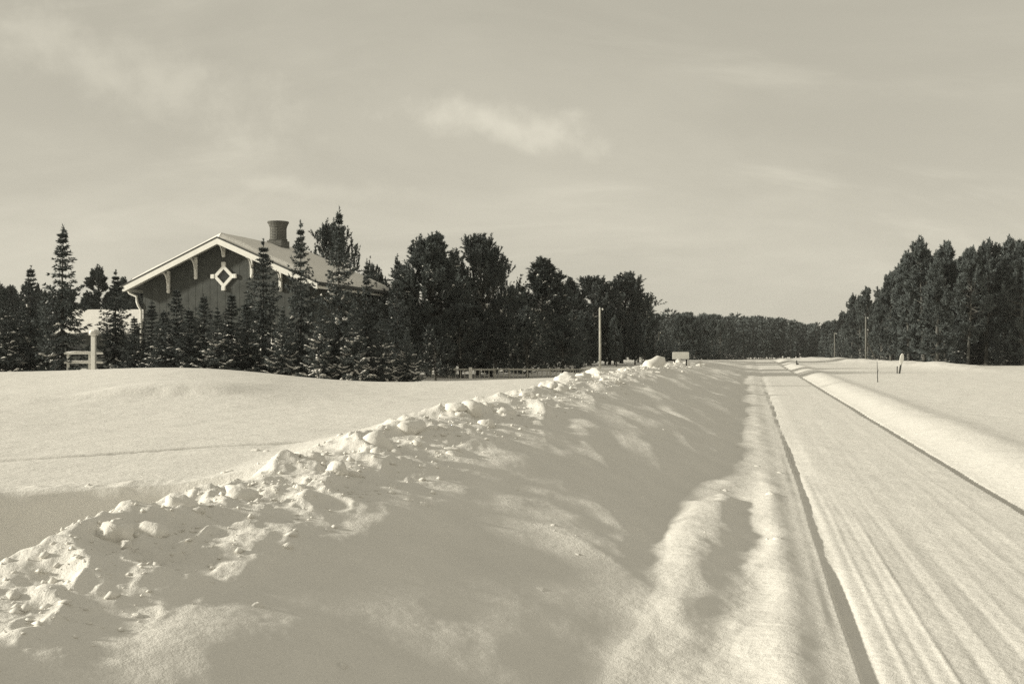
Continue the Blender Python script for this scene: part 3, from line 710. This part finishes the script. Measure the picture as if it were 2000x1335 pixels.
def make_pine(seed, H=8.0, W=2.2, cb=0.12, nb=120, per=9, nl=.17, nw=.055, k=7, snow=0.0, shape='cone', m='pine', seg=5):
    rs = np.random.default_rng(seed); pts, dirs, sp, sd, ss = [], [], [], [], []; limbs = []
    zt = np.linspace(0, H*0.96, 12); bx, by = rs.normal(0, .018*H, 2)
    trunk = np.stack([bx*np.sin(zt/H*3+seed), by*np.sin(zt/H*2.4+seed*2), zt], 1); trunk -= trunk[0]*np.array([1, 1, 0])
    limbs.append((np.vstack([trunk[0] - [0, 0, .6], trunk]), np.concatenate([[.019*H], np.maximum(.0175*H*(1 - zt/H)**.85, .02)])))
    for b in range(nb):
        nw_ = max(8, int(H * (1 - cb) / (.034*H + .18))); s = (int(rs.random() * nw_) + rs.normal(0, .12)) / nw_; s = min(max(s, 0.0), .995)
        t = cb + (1 - cb) * s; z = t * H * .955
        if shape == 'cone': pr = min(1.0, 0.6 + s*1.4) * (1 - s)**0.8 + .05
        elif shape == 'round': pr = min(1.0, .7 + s) * (1 - s**1.7)**0.8 + .05
        else: pr = min(1.0, .45 + s*1.2) * (1 - s**2.2)**0.75 + .06
        az = b*2.399 + rs.normal(0, .35); L = W * pr * rs.uniform(.55, 1.15)
        el = math.radians(np.interp(s, [0, .4, .8, 1], [-8, 12, 38, 68]) + rs.normal(0, 9))
        n = 7; u = np.linspace(.03, 1, n)
        x = L*u*math.cos(el); zz = z + L*u*math.sin(el) + .22*L*u**2.2 - .06*L*np.sin(u*3.1)
        bp = np.stack([x*math.cos(az), x*math.sin(az), zz], 1)
        bp[:, 0] += np.interp(z, trunk[:, 2], trunk[:, 0]); bp[:, 1] += np.interp(z, trunk[:, 2], trunk[:, 1])
        bp[1:-1] += rs.normal(0, .03*L, (n-2, 3))
        bd = unit(np.gradient(bp, axis=0)); limbs.append((bp, np.linspace(.010*H*(L/W)*.6 + .008, .007, n)))
        for q in range(per):
            uu = 0.30 + 0.72 * math.sqrt((q + rs.random()) / per); i = min(n - 1, int(min(uu, .999) * n))
            st = bp[i]; dd = unit((bd[i] + .75*rs.normal(size=3) + np.array([0, 0, .35]))[None])[0]
            tl = L * rs.uniform(.12, .30) + .08; kk = 4
            if rs.random() < .42: dd = unit((dd*.30 + np.array([0, 0, 1.]))[None])[0]; tl *= 1.25
            f = np.linspace(.3, 1, kk)[:, None]; tp = st + dd*tl*f + np.array([0, 0, .10])*tl*f**2
            pts.append(tp); dirs.append(np.tile(dd + [0, 0, .25], (kk, 1)))
            if snow > 0 and rs.random() < snow*np.interp(s, [0, .6, 1], [1, .55, .05]):
                sp.append(tp[-2:] + [0, 0, .06]); sd.append(np.tile(dd, (2, 1))); ss.append(rs.uniform(.05, .13, 2))
        pts.append(bp[2:]); dirs.append(bd[2:] + [0, 0, .2])
        if s > .3:                                             # this year's and last year's upright candles
            for e in range(2 + int(s > .6)):
                i = n - 1 - e; hh = H * rs.uniform(.03, .075); f = np.linspace(0, 1, 6)[:, None]
                sh_ = bp[i] + f * hh * np.array([rs.normal(0, .12), rs.normal(0, .12), 1.0]); limbs.append((sh_, np.full(6, .006)))
                pts.append(sh_); dirs.append(np.tile([bd[i, 0]*.2, bd[i, 1]*.2, 1.1], (6, 1)))
    tp = np.stack([np.full(6, trunk[-1, 0]), np.full(6, trunk[-1, 1]), np.linspace(H*.93, H*.985, 6)], 1); pts.append(tp); dirs.append(np.tile([0, 0, 1.], (6, 1)))
    V = sprays(np.concatenate(pts), np.concatenate(dirs), k, nl, nw, .42, rs, .15)
    crown = quads_mesh('crown', V, M[m]); tr = limbs_mesh('trunk', limbs, M['pine_bark'], seg)
    sn = snow_lumps('snow', np.concatenate(sp), np.concatenate(sd), np.concatenate(ss), rs) if sp else None
    return tr, crown, sn, H

def plant(name, proto, X, Y, height, label, group=None, wide=1.0, rz=None, cat='tree', sink=0.0):
    tr, cr, sn, H = proto; s = height / H
    o = empty(name, (X, Y, gz(X, Y) - sink), rng.uniform(0, 6.28) if rz is None else rz, (s*wide, s*wide, s))
    tag(o, label, cat, group)
    link('trunk', tr, o); c = link('crown', cr, o)
    if sn is not None: link('snow', sn, c)['kind'] = 'stuff'
    return o
def plant_px(name, proto, px, ytop, Y, label, group=None, wide=1.0, rz=None, cat='tree'):
    X = at(px, Y); return plant(name, proto, X, Y, zat(ytop, Y) - gz(X, Y), label, group, wide, rz, cat)

SP = [make_spruce(101, 7, 1.5, .75), make_spruce(102, 7, 1.65, 1.1), make_spruce(103, 7, 1.35, .45), make_spruce(104, 7, 1.9, 1.6), make_spruce(105, 7, 1.3, .15)]
SPG = 'young spruces in front of the house'
for px, yt, Y, v, wd, lab in (
    (122, 442, 44.0, 4, 1.05, 'tall thin-tipped spruce at the left edge left of the white post'),
    (226, 528, 46.0, 2, 1.15, 'dark spruce between the white post and the house corner'),
    (296, 588, 43.5, 2, 1.5, 'short spruce under the left eave of the house'),
    (345, 562, 42.0, 0, 1.35, 'spruce below the leftmost gable brackets'),
    (398, 576, 41.0, 1, 1.35, 'snow-flecked spruce just left of below the diamond ornament'),
    (452, 572, 42.5, 0, 1.45, 'spruce whose tip stands just right of below the diamond ornament'),
    (514, 468, 44.0, 2, 1.15, 'spruce in front of the right gable slope left of the chimney'),
    (587, 432, 42.0, 2, .80, 'tall spruce right of the chimney hiding the right end of the gable'),
    (662, 408, 41.0, 1, .70, 'tallest spruce with a long thin tip before the roof'),
    (716, 508, 43.0, 4, .75, 'slender spruce in front of the right roof corner'),
    (776, 498, 47.0, 4, .8, 'thin spruce with bare leader between the roof corner and the pines'),
    (628, 585, 39.5, 3, 1.0, 'low snow-laden spruce between the two tallest spruces'),
    (552, 600, 40.0, 3, 1.0, 'low snow-laden spruce left of the tall spruce beside the chimney'),
    (690, 590, 39.5, 3, 1.0, 'low snow-laden spruce right of the tallest spruce'),
    (745, 610, 40.0, 3, 1.0, 'broad snow-laden spruce below the right roof corner'),
    (795, 640, 40.5, 3, 1.1, 'low spruce with bright snowy boughs at the right end of the spruce row'),
    (482, 590, 40.5, 1, 1.6, 'small snowy spruce in the middle of the row before the house'),
    (425, 602, 40.0, 3, 1.25, 'small snowy spruce below the diamond ornament near the drift'),
    (370, 602, 40.5, 0, 1.7, 'small spruce near the drift crest left of the diamond ornament'),
    (320, 606, 41.0, 1, 1.6, 'small snowy spruce near the drift crest under the left gable slope'),
    (262, 618, 43.0, 0, 1.5, 'small spruce at the foot of the downpipe'),
    (60, 520, 46.0, 0, 1.1, 'spruce standing just left of the tall thin-tipped left spruce'),
    (8, 560, 45.0, 1, 1.1, 'spruce at the far left of the view')):
    plant_px('spruce_tree', SP[v], px, yt, Y, lab, SPG, wd)

PN = [make_pine(201, 8, 2.1, .09, 150, 10, .17, .034, 10, snow=.10), make_pine(202, 8, 2.3, .10, 160, 10, .17, .034, 10, snow=.08, shape='round'),
      make_pine(203, 8, 2.1, .08, 150, 10, .17, .034, 10, snow=.22, shape='cone'), make_pine(204, 8, 2.1, .12, 140, 10, .17, .034, 10, snow=.12, shape='dome'),
      make_pine(205, 8, 2.4, .09, 130, 8, .17, .034, 10, snow=.05, shape='dome')]
PG = 'bushy pines behind the rail fence'
for px, yt, Y, v, wd, lab in (
    (652, 449, 66, 4, .9, 'round-topped pine rising behind the house roof right of the chimney'),
    (737, 522, 80, 1, .75, 'small pine behind the right roof corner'),
    (540, 455, 63, 2, .30, 'narrow pine tip just showing beside the chimney'),
    (795, 520, 56, 2, .85, 'lower pine on the left shoulder of the tall leftmost pine'),
    (838, 466, 57, 1, 1.15, 'tall broad pine with many upright tips, leftmost of the pine group'),
    (886, 515, 60, 0, 1.2, 'pine filling the notch between the two tallest pines'),
    (934, 471, 59, 3, .95, 'tall pine with loose open top, second of the pine group'),
    (968, 500, 62, 4, .6, 'thin loose pine at the right side of the second tall pine'),
    (1004, 562, 64, 0, 1.5, 'lower pine in the gap right of the second tall pine'),
    (1060, 506, 70, 2, 1.55, 'cone-shaped snow-flecked pine in the middle of the pine group'),
    (1030, 600, 55, 2, 1.2, 'low snowy pine in front of the cone-shaped pine'),
    (1112, 545, 90, 0, 1.3, 'pine right of the cone-shaped pine'),
    (1155, 547, 98, 3, 1.35, 'round pine behind the tall pale pole'),
    (1214, 536, 100, 1, 1.25, 'broad pine standing right of the tall pale pole'),
    (1246, 585, 104, 3, 1.2, 'lower pine at the right end of the pine group'),
    (1190, 600, 92, 0, 1.5, 'low pine behind the bank next to the pale pole'),
    (900, 600, 54, 3, 1.3, 'low pine in front of the notch between the tall pines'),
    (850, 620, 50, 2, 1.2, 'low dark pine at the left end of the rail fence'),
    (960, 620, 56, 0, 1.35, 'low dense pine above the middle of the rail fence'),
    (1100, 620, 57, 1, 1.3, 'low dense pine above the right part of the rail fence')):
    plant_px('pine_tree', PN[v], px, yt, Y, lab, PG, wd * (1.22 if px > 780 else 1.0))

# tall pines with bare stems: wood right of the road, and the wood closing the view on the left
PT_ = [make_pine(301, 11, 2.0, .12, 95, 9, .30, .065, 9, shape='dome'), make_pine(302, 11, 2.2, .10, 95, 9, .30, .065, 9, shape='round'),
       make_pine(303, 11, 1.9, .06, 95, 9, .30, .065, 9, shape='cone'), make_pine(304, 11, 2.2, .22, 85, 9, .30, .065, 9, shape='dome')]
def skyline(px, tab):
    return float(np.interp(px, [a for a, b in tab], [b for a, b in tab]))
RS_ = [(1600, 634), (1625, 622), (1648, 604), (1668, 584), (1700, 570), (1718, 566), (1740, 532), (1765, 495), (1800, 477), (1850, 480), (1880, 492), (1930, 480), (2000, 470), (2100, 470)]
rg = np.random.default_rng(5)
front = [(1805, 472, 88), (1848, 476, 90), (1775, 490, 94), (1890, 492, 86), (1760, 520, 102), (1740, 540, 110), (1722, 562, 122), (1696, 566, 138), (1664, 578, 160), (1680, 580, 150), (1830, 500, 84), (1925, 478, 88), (1960, 470, 92), (1995, 474, 86), (1868, 510, 96)]
ORD = ['first', 'second', 'third', 'fourth', 'fifth', 'sixth', 'seventh', 'eighth', 'ninth', 'tenth', 'eleventh', 'twelfth', 'thirteenth', 'fourteenth', 'fifteenth']
labs = ['tallest pine of the wood right of the road', 'tall pine near the right edge just right of the tallest one', 'pine on the left shoulder of the tallest right-hand pine']
for i, (px, yt, Y) in enumerate(front):
    rank = sorted(p for p, _, _ in front).index(px)
    lab = labs[i] if i < 3 else ORD[rank] + ' pine from the left along the near edge of the right-hand wood'
    plant_px('tall_pine', PT_[i % 4], px, yt, Y, lab, 'pines at the near edge of the right-hand wood', rg.uniform(.85, 1.15))
for k in range(75):
    px = rg.uniform(1600, 2060); near = np.interp(px, [1600, 1650, 1700, 1760, 1800, 2060], [235, 180, 145, 108, 96, 92]); Y = near + rg.exponential(22)
    yt = skyline(px, RS_) + rg.uniform(4, 40) * (90 / Y) * 1.3
    plant_px('tall_pine', PT_[k % 4], px, yt, Y, 'dark pine standing inside the right-hand wood', 'pines inside the right-hand wood', rg.uniform(.8, 1.2))
LS_ = [(900, 600), (1200, 600), (1258, 600), (1275, 612), (1310, 606), (1335, 613), (1400, 618), (1470, 621)]
for k in range(60):
    px = rg.uniform(900, 1420); near = np.interp(px, [900, 1250, 1330, 1420], [74, 84, 120, 175]); Y = near + rg.exponential(16)
    yt = skyline(px, LS_) + rg.uniform(2, 26) * (90 / Y)
    plant_px('tall_pine', PT_[k % 4], px, yt, Y, 'dark pine in the wood left of the road behind the poles', 'pines in the wood left of the road', rg.uniform(.8, 1.15))
for k in range(34):
    px = rg.uniform(-60, 320); Y = rg.uniform(88, 120); yt = rg.uniform(548, 592)
    if k == 0: px, yt, Y = 196, 526, 95
    if k == 1: px, yt, Y = 240, 545, 92
    plant_px('tall_pine', PT_[k % 4], px, yt, Y, 'dark pine in the wood behind the outbuilding at left', 'pines behind the outbuilding', rg.uniform(.9, 1.2))
for k in range(12):
    px = rg.uniform(540, 900); Y = rg.uniform(78, 100)
    plant_px('tall_pine', PT_[k % 4], px, rg.uniform(590, 620), Y, 'dark pine standing behind the house', 'pines behind the house', rg.uniform(.9, 1.2))

# young spruces along the foot of the right-hand wood
for k in range(26):
    px = 1605 + k * 16.5 + rg.uniform(-6, 6); near = np.interp(px, [1600, 1650, 1700, 1760, 1800, 2060], [215, 165, 132, 100, 90, 86]); Y = near + rg.uniform(-3, 6)
    plant_px('young_spruce', SP[(2, 4, 0)[k % 3]], px, 700 - rg.uniform(24, 75) * 90 / Y, Y, 'dark young spruce at the foot of the right-hand wood', 'young spruces at the foot of the right-hand wood', rg.uniform(1.3, 2.0))
for k in range(22):
    px = 1265 + k * 9 + rg.uniform(-4, 4); near = np.interp(px, [1260, 1330, 1460], [100, 125, 180]); Y = near + rg.uniform(-4, 6)
    plant_px('young_spruce', SP[(2, 4, 0)[k % 3]], px, 700 - rg.uniform(20, 60) * 100 / Y, Y, 'dark young spruce at the foot of the wood left of the road', 'young spruces at the foot of the left-hand wood', rg.uniform(1.3, 2.0))

# the far wood that closes the view: one mass
def low_tree(seed, shape):
    rs = np.random.default_rng(seed); n = 150
    s = rs.random(n)**.9; z = .03 + .95*s
    pr = (np.sqrt(np.maximum(.03, 1 - (2*s-.9)**2/1.3)) if shape else (1 - s)**.7 + .08)
    az = rs.uniform(0, 6.28, n); rr = pr * .17 * np.sqrt(rs.random(n))*1.1
    Pt = np.stack([rr*np.cos(az), rr*np.sin(az), z], 1); D = np.stack([np.cos(az), np.sin(az), rs.uniform(.2, 1.4, n)], 1)
    cr = sprays(Pt, D, 6, .075, .022, .45, rs, .35)
    return cr
LT = [low_tree(s, s % 2) for s in range(8)]
FS_ = [(-300, 628), (900, 622), (1250, 614), (1330, 615), (1400, 617), (1480, 621), (1530, 625), (1560, 631), (1585, 636), (1640, 630), (1700, 624), (2300, 620)]
FV, TV = [], []; nf_ = 1150
fpx = rg.uniform(-250, 2250, nf_); fY = np.where(np.arange(nf_) % 3 > 0, rg.uniform(205, 330, nf_), rg.uniform(175, 215, nf_))
fY = np.where((fpx > 1420) & (fpx < 1600) & (fY < 205), fY + 40, fY); fX = at(fpx, fY); fZ = terrain(fX, fY)
for k in range(nf_):
    px, Y, X, z0 = fpx[k], fY[k], fX[k], fZ[k]
    yt = skyline(px, FS_) + rg.exponential(5) - 3 - 9 * (rg.random() < .06) * rg.random()
    if Y < 205: yt += 12
    h = max(zat(yt, Y) - z0, 4.0); a = rg.uniform(0, 6.28); w_ = h * rg.uniform(.85, 1.25)
    v = LT[k % 8]; ca, sa = math.cos(a), math.sin(a)
    FV.append(np.stack([(v[:, 0]*ca - v[:, 1]*sa)*w_ + X, (v[:, 0]*sa + v[:, 1]*ca)*w_ + Y, v[:, 2]*h + z0], 1))
    rb = .010*h; TV.append(np.array([[X-rb, Y, z0-.5], [X+rb, Y, z0-.5], [X+rb*.5, Y, z0+h*.85], [X-rb*.5, Y, z0+h*.85], [X, Y-rb, z0-.5], [X, Y+rb, z0-.5], [X, Y+rb*.5, z0+h*.85], [X, Y-rb*.5, z0+h*.85]]))
FV = np.concatenate(FV)
fo = link('far_forest', quads_mesh('far_forest', FV, M['pine'])); tag(fo, 'distant dark pine forest closing the view behind the road', 'forest', kind='stuff')
ft_ = link('trunks', quads_mesh('trunks', np.concatenate(TV), M['pine_bark']), fo); ft_['kind'] = 'stuff'

# ------------------------------------------------------------------ rail fence before the pines
fe = empty('rail_fence', (at(1000, 53), 53.0, 0)); tag(fe, 'long low rail fence with one white post under the pines', 'fence')
fzr = zat(721, 53)
xs_ = [at(p, 53) for p in (838, 877, 919, 967, 995, 1030, 1075, 1120, 1165)]
for a, b in zip(xs_[:-1], xs_[1:]):
    MB().box(a + .004, b - .004, -.03, .03, fzr - .035 + rg.uniform(-.02, .02), fzr + .035).build('rail', M['grey_timber'], fe)
for i, x in enumerate(xs_):
    wd = .085 if i == 2 else .035; g = gz(x, 53.0)
    MB().box(x - wd, x + wd, -.10 if i == 2 else .034, -.034 if i == 2 else .10, g - .3, zat(717, 53) if i == 2 else fzr + .06).build('post', M['white_paint'] if i == 2 else M['grey_timber'], fe)

for k in range(34):
    x = xs_[0] + .12 + k * (xs_[-1] - xs_[0] - .2) / 34 + rg.uniform(-.03, .03); g = gz(x, 53.0)
    MB().box(x - .022, x + .022, .105, .13, g - .2, fzr + rg.uniform(-.06, .12)).build('picket', M['grey_timber'], fe)

# ------------------------------------------------------------------ poles, boards and markers
def pole(px, Y, ytop, rad, label, arms=1, stay=None, m='grey_timber', k_=1.0):
    X = at(px, Y); g = gz(X, Y); o = empty('telegraph_pole', (X, Y, g)); tag(o, label, 'pole', 'poles along the road')
    h = zat(ytop, Y) - g
    MB().tube([(0, 0, -.5), (.01, 0, h*.5), (0, 0, h - .08), (0, 0, h)], [rad*1.15, rad, rad*.85, rad*.5], 10).build('post', M[m], o, True)
    for k in range(arms):
        z = h - .25 * k_ - k * 1.25
        br = MB().tube([(0, 0, z - .12*k_), (.14*k_, 0, z - .12*k_), (.22*k_, 0, z - .04*k_), (.22*k_, 0, z + .04*k_)], .018*k_, 6).build('insulator_arm', M['dark'], o)
        MB().tube([(.22*k_, 0, z + .02*k_), (.22*k_, 0, z + .06*k_), (.22*k_, 0, z + .14*k_), (.22*k_, 0, z + .18*k_)], [.05*k_, .07*k_, .065*k_, .03*k_], 8).build('insulator', M['porcelain'], br, True)
    if stay:
        sx = at(stay[0], Y) - X
        MB().tube([(0.05, 0, zat(stay[1], Y) - g), (sx, 0.3, gz(X + sx, Y + .3) - g - .2)], .06, 6).build('stay', M[m], o)
    return o
pole(1171.5, 46, 600, .052, 'tall pale bare pole rising from the snow bank', 1, None, 'grey_timber', 0.55)
pole(1286.5, 125, 647, .075, 'thin grey pole before the wood left of the white board', 1, m='dark_pole')
pole(1361, 165, 670, .075, 'faint short pole right of the white board', 0)
pole(1691, 108, 618, .085, 'pole with slanting stay at the right-hand wood', 2, (1715, 662), 'dark_pole')
pole(1630, 150, 649, .075, 'thin pole at the left end of the right-hand wood', 1, None, 'dark_pole')

X = at(1329.5, 47); g = gz(X, 47); sg = empty('notice_board', (X, 47, g)); tag(sg, 'blank pale rectangular board on short legs atop the far snow bank', 'sign')
z0, z1 = zat(701, 47) - g, zat(687, 47) - g
pts = [(-.38, z0), (.36, z0), (.38, z0 + .02), (.38, z1 - .04), (.35, z1), (-.35, z1), (-.38, z1 - .02)]
MB().prism_y(pts, -.03, .01).build('board', M['board'], sg)
for x in (-.27, .27): MB().box(x - .03, x + .03, .012, .07, -.4, z1 - .04).build('leg', M['dark'], sg)

X = at(1757, 60); g = gz(X, 60); mk = empty('marker_post', (X, 60, g)); tag(mk, 'white paddle-shaped marker on a dark stub in the right field', 'marker')
mk.rotation_euler = (0, math.radians(8), 0)
pz = zat(714, 60) - g
MB().tube([(-.02, 0, -.3), (0, 0, pz + .12)], .05, 6).build('stub', M['dark'], mk)
MB().tube([(-.05, 0, -.1), (-.12, .05, -.05), (-.16, .1, pz*.9)], .03, 6).build('stub', M['dark'], mk)
pad = MB(); n = 18; L = .72
prof = []
for k in range(n): 
    t = 2*math.pi*k/n; hw = .12 if math.sin(t) > 0 else .12 - .05*(-math.sin(t)); prof.append((hw*math.cos(t), pz + .02 + L/2 + L/2*math.sin(t)))
pad.prism_y(prof, -.045, .02); pad.build('paddle', M['board'], mk, bevel=.015)

X = at(1714, 46); g = gz(X, 46); st = empty('snow_stick', (X, 46, g)); tag(st, 'thin dark stick standing in the snow of the right field', 'stick')
MB().tube([(.012, 0, -.2), (0, 0, .25), (-.02, 0, zat(706, 46) - g)], [.022, .018, .01], 6).build('stem', M['dark'], st)
MB().tube([(0, 0, .42), (.05, .01, .56)], .008, 5).build('twig', M['dark'], st)
X = at(1556, 84); g = gz(X, 84); st = empty('stake', (X, 84, g)); tag(st, 'short dark stake in the snow beside the far road', 'stake')
MB().prism_y([(-.05, -.2), (.05, -.2), (.04, .30), (.0, .38), (-.03, .3)], -.04, .04).build('shaft', M['dark'], st)
MB().prism_y([(.051, -.15), (.20, -.15), (.16, .09), (.07, .12)], -.05, .03).build('foot', M['dark'], st)

# ------------------------------------------------------------------ thin winter haze
hz_m = bpy.data.materials.new('haze'); hz_m.use_nodes = True; t = hz_m.node_tree; t.nodes.clear()
vo = t.nodes.new('ShaderNodeVolumePrincipled'); vo.inputs['Color'].default_value = (0.95, 0.93, 0.88, 1); vo.inputs['Density'].default_value = 0.00022
ou = t.nodes.new('ShaderNodeOutputMaterial'); t.links.new(vo.outputs[0], ou.inputs['Volume'])
hb_ = MB().box(-900, 900, -900, 900, -8, 22).build('haze', hz_m); tag(hb_, 'thin pale winter haze over the whole view', 'haze', kind='stuff')
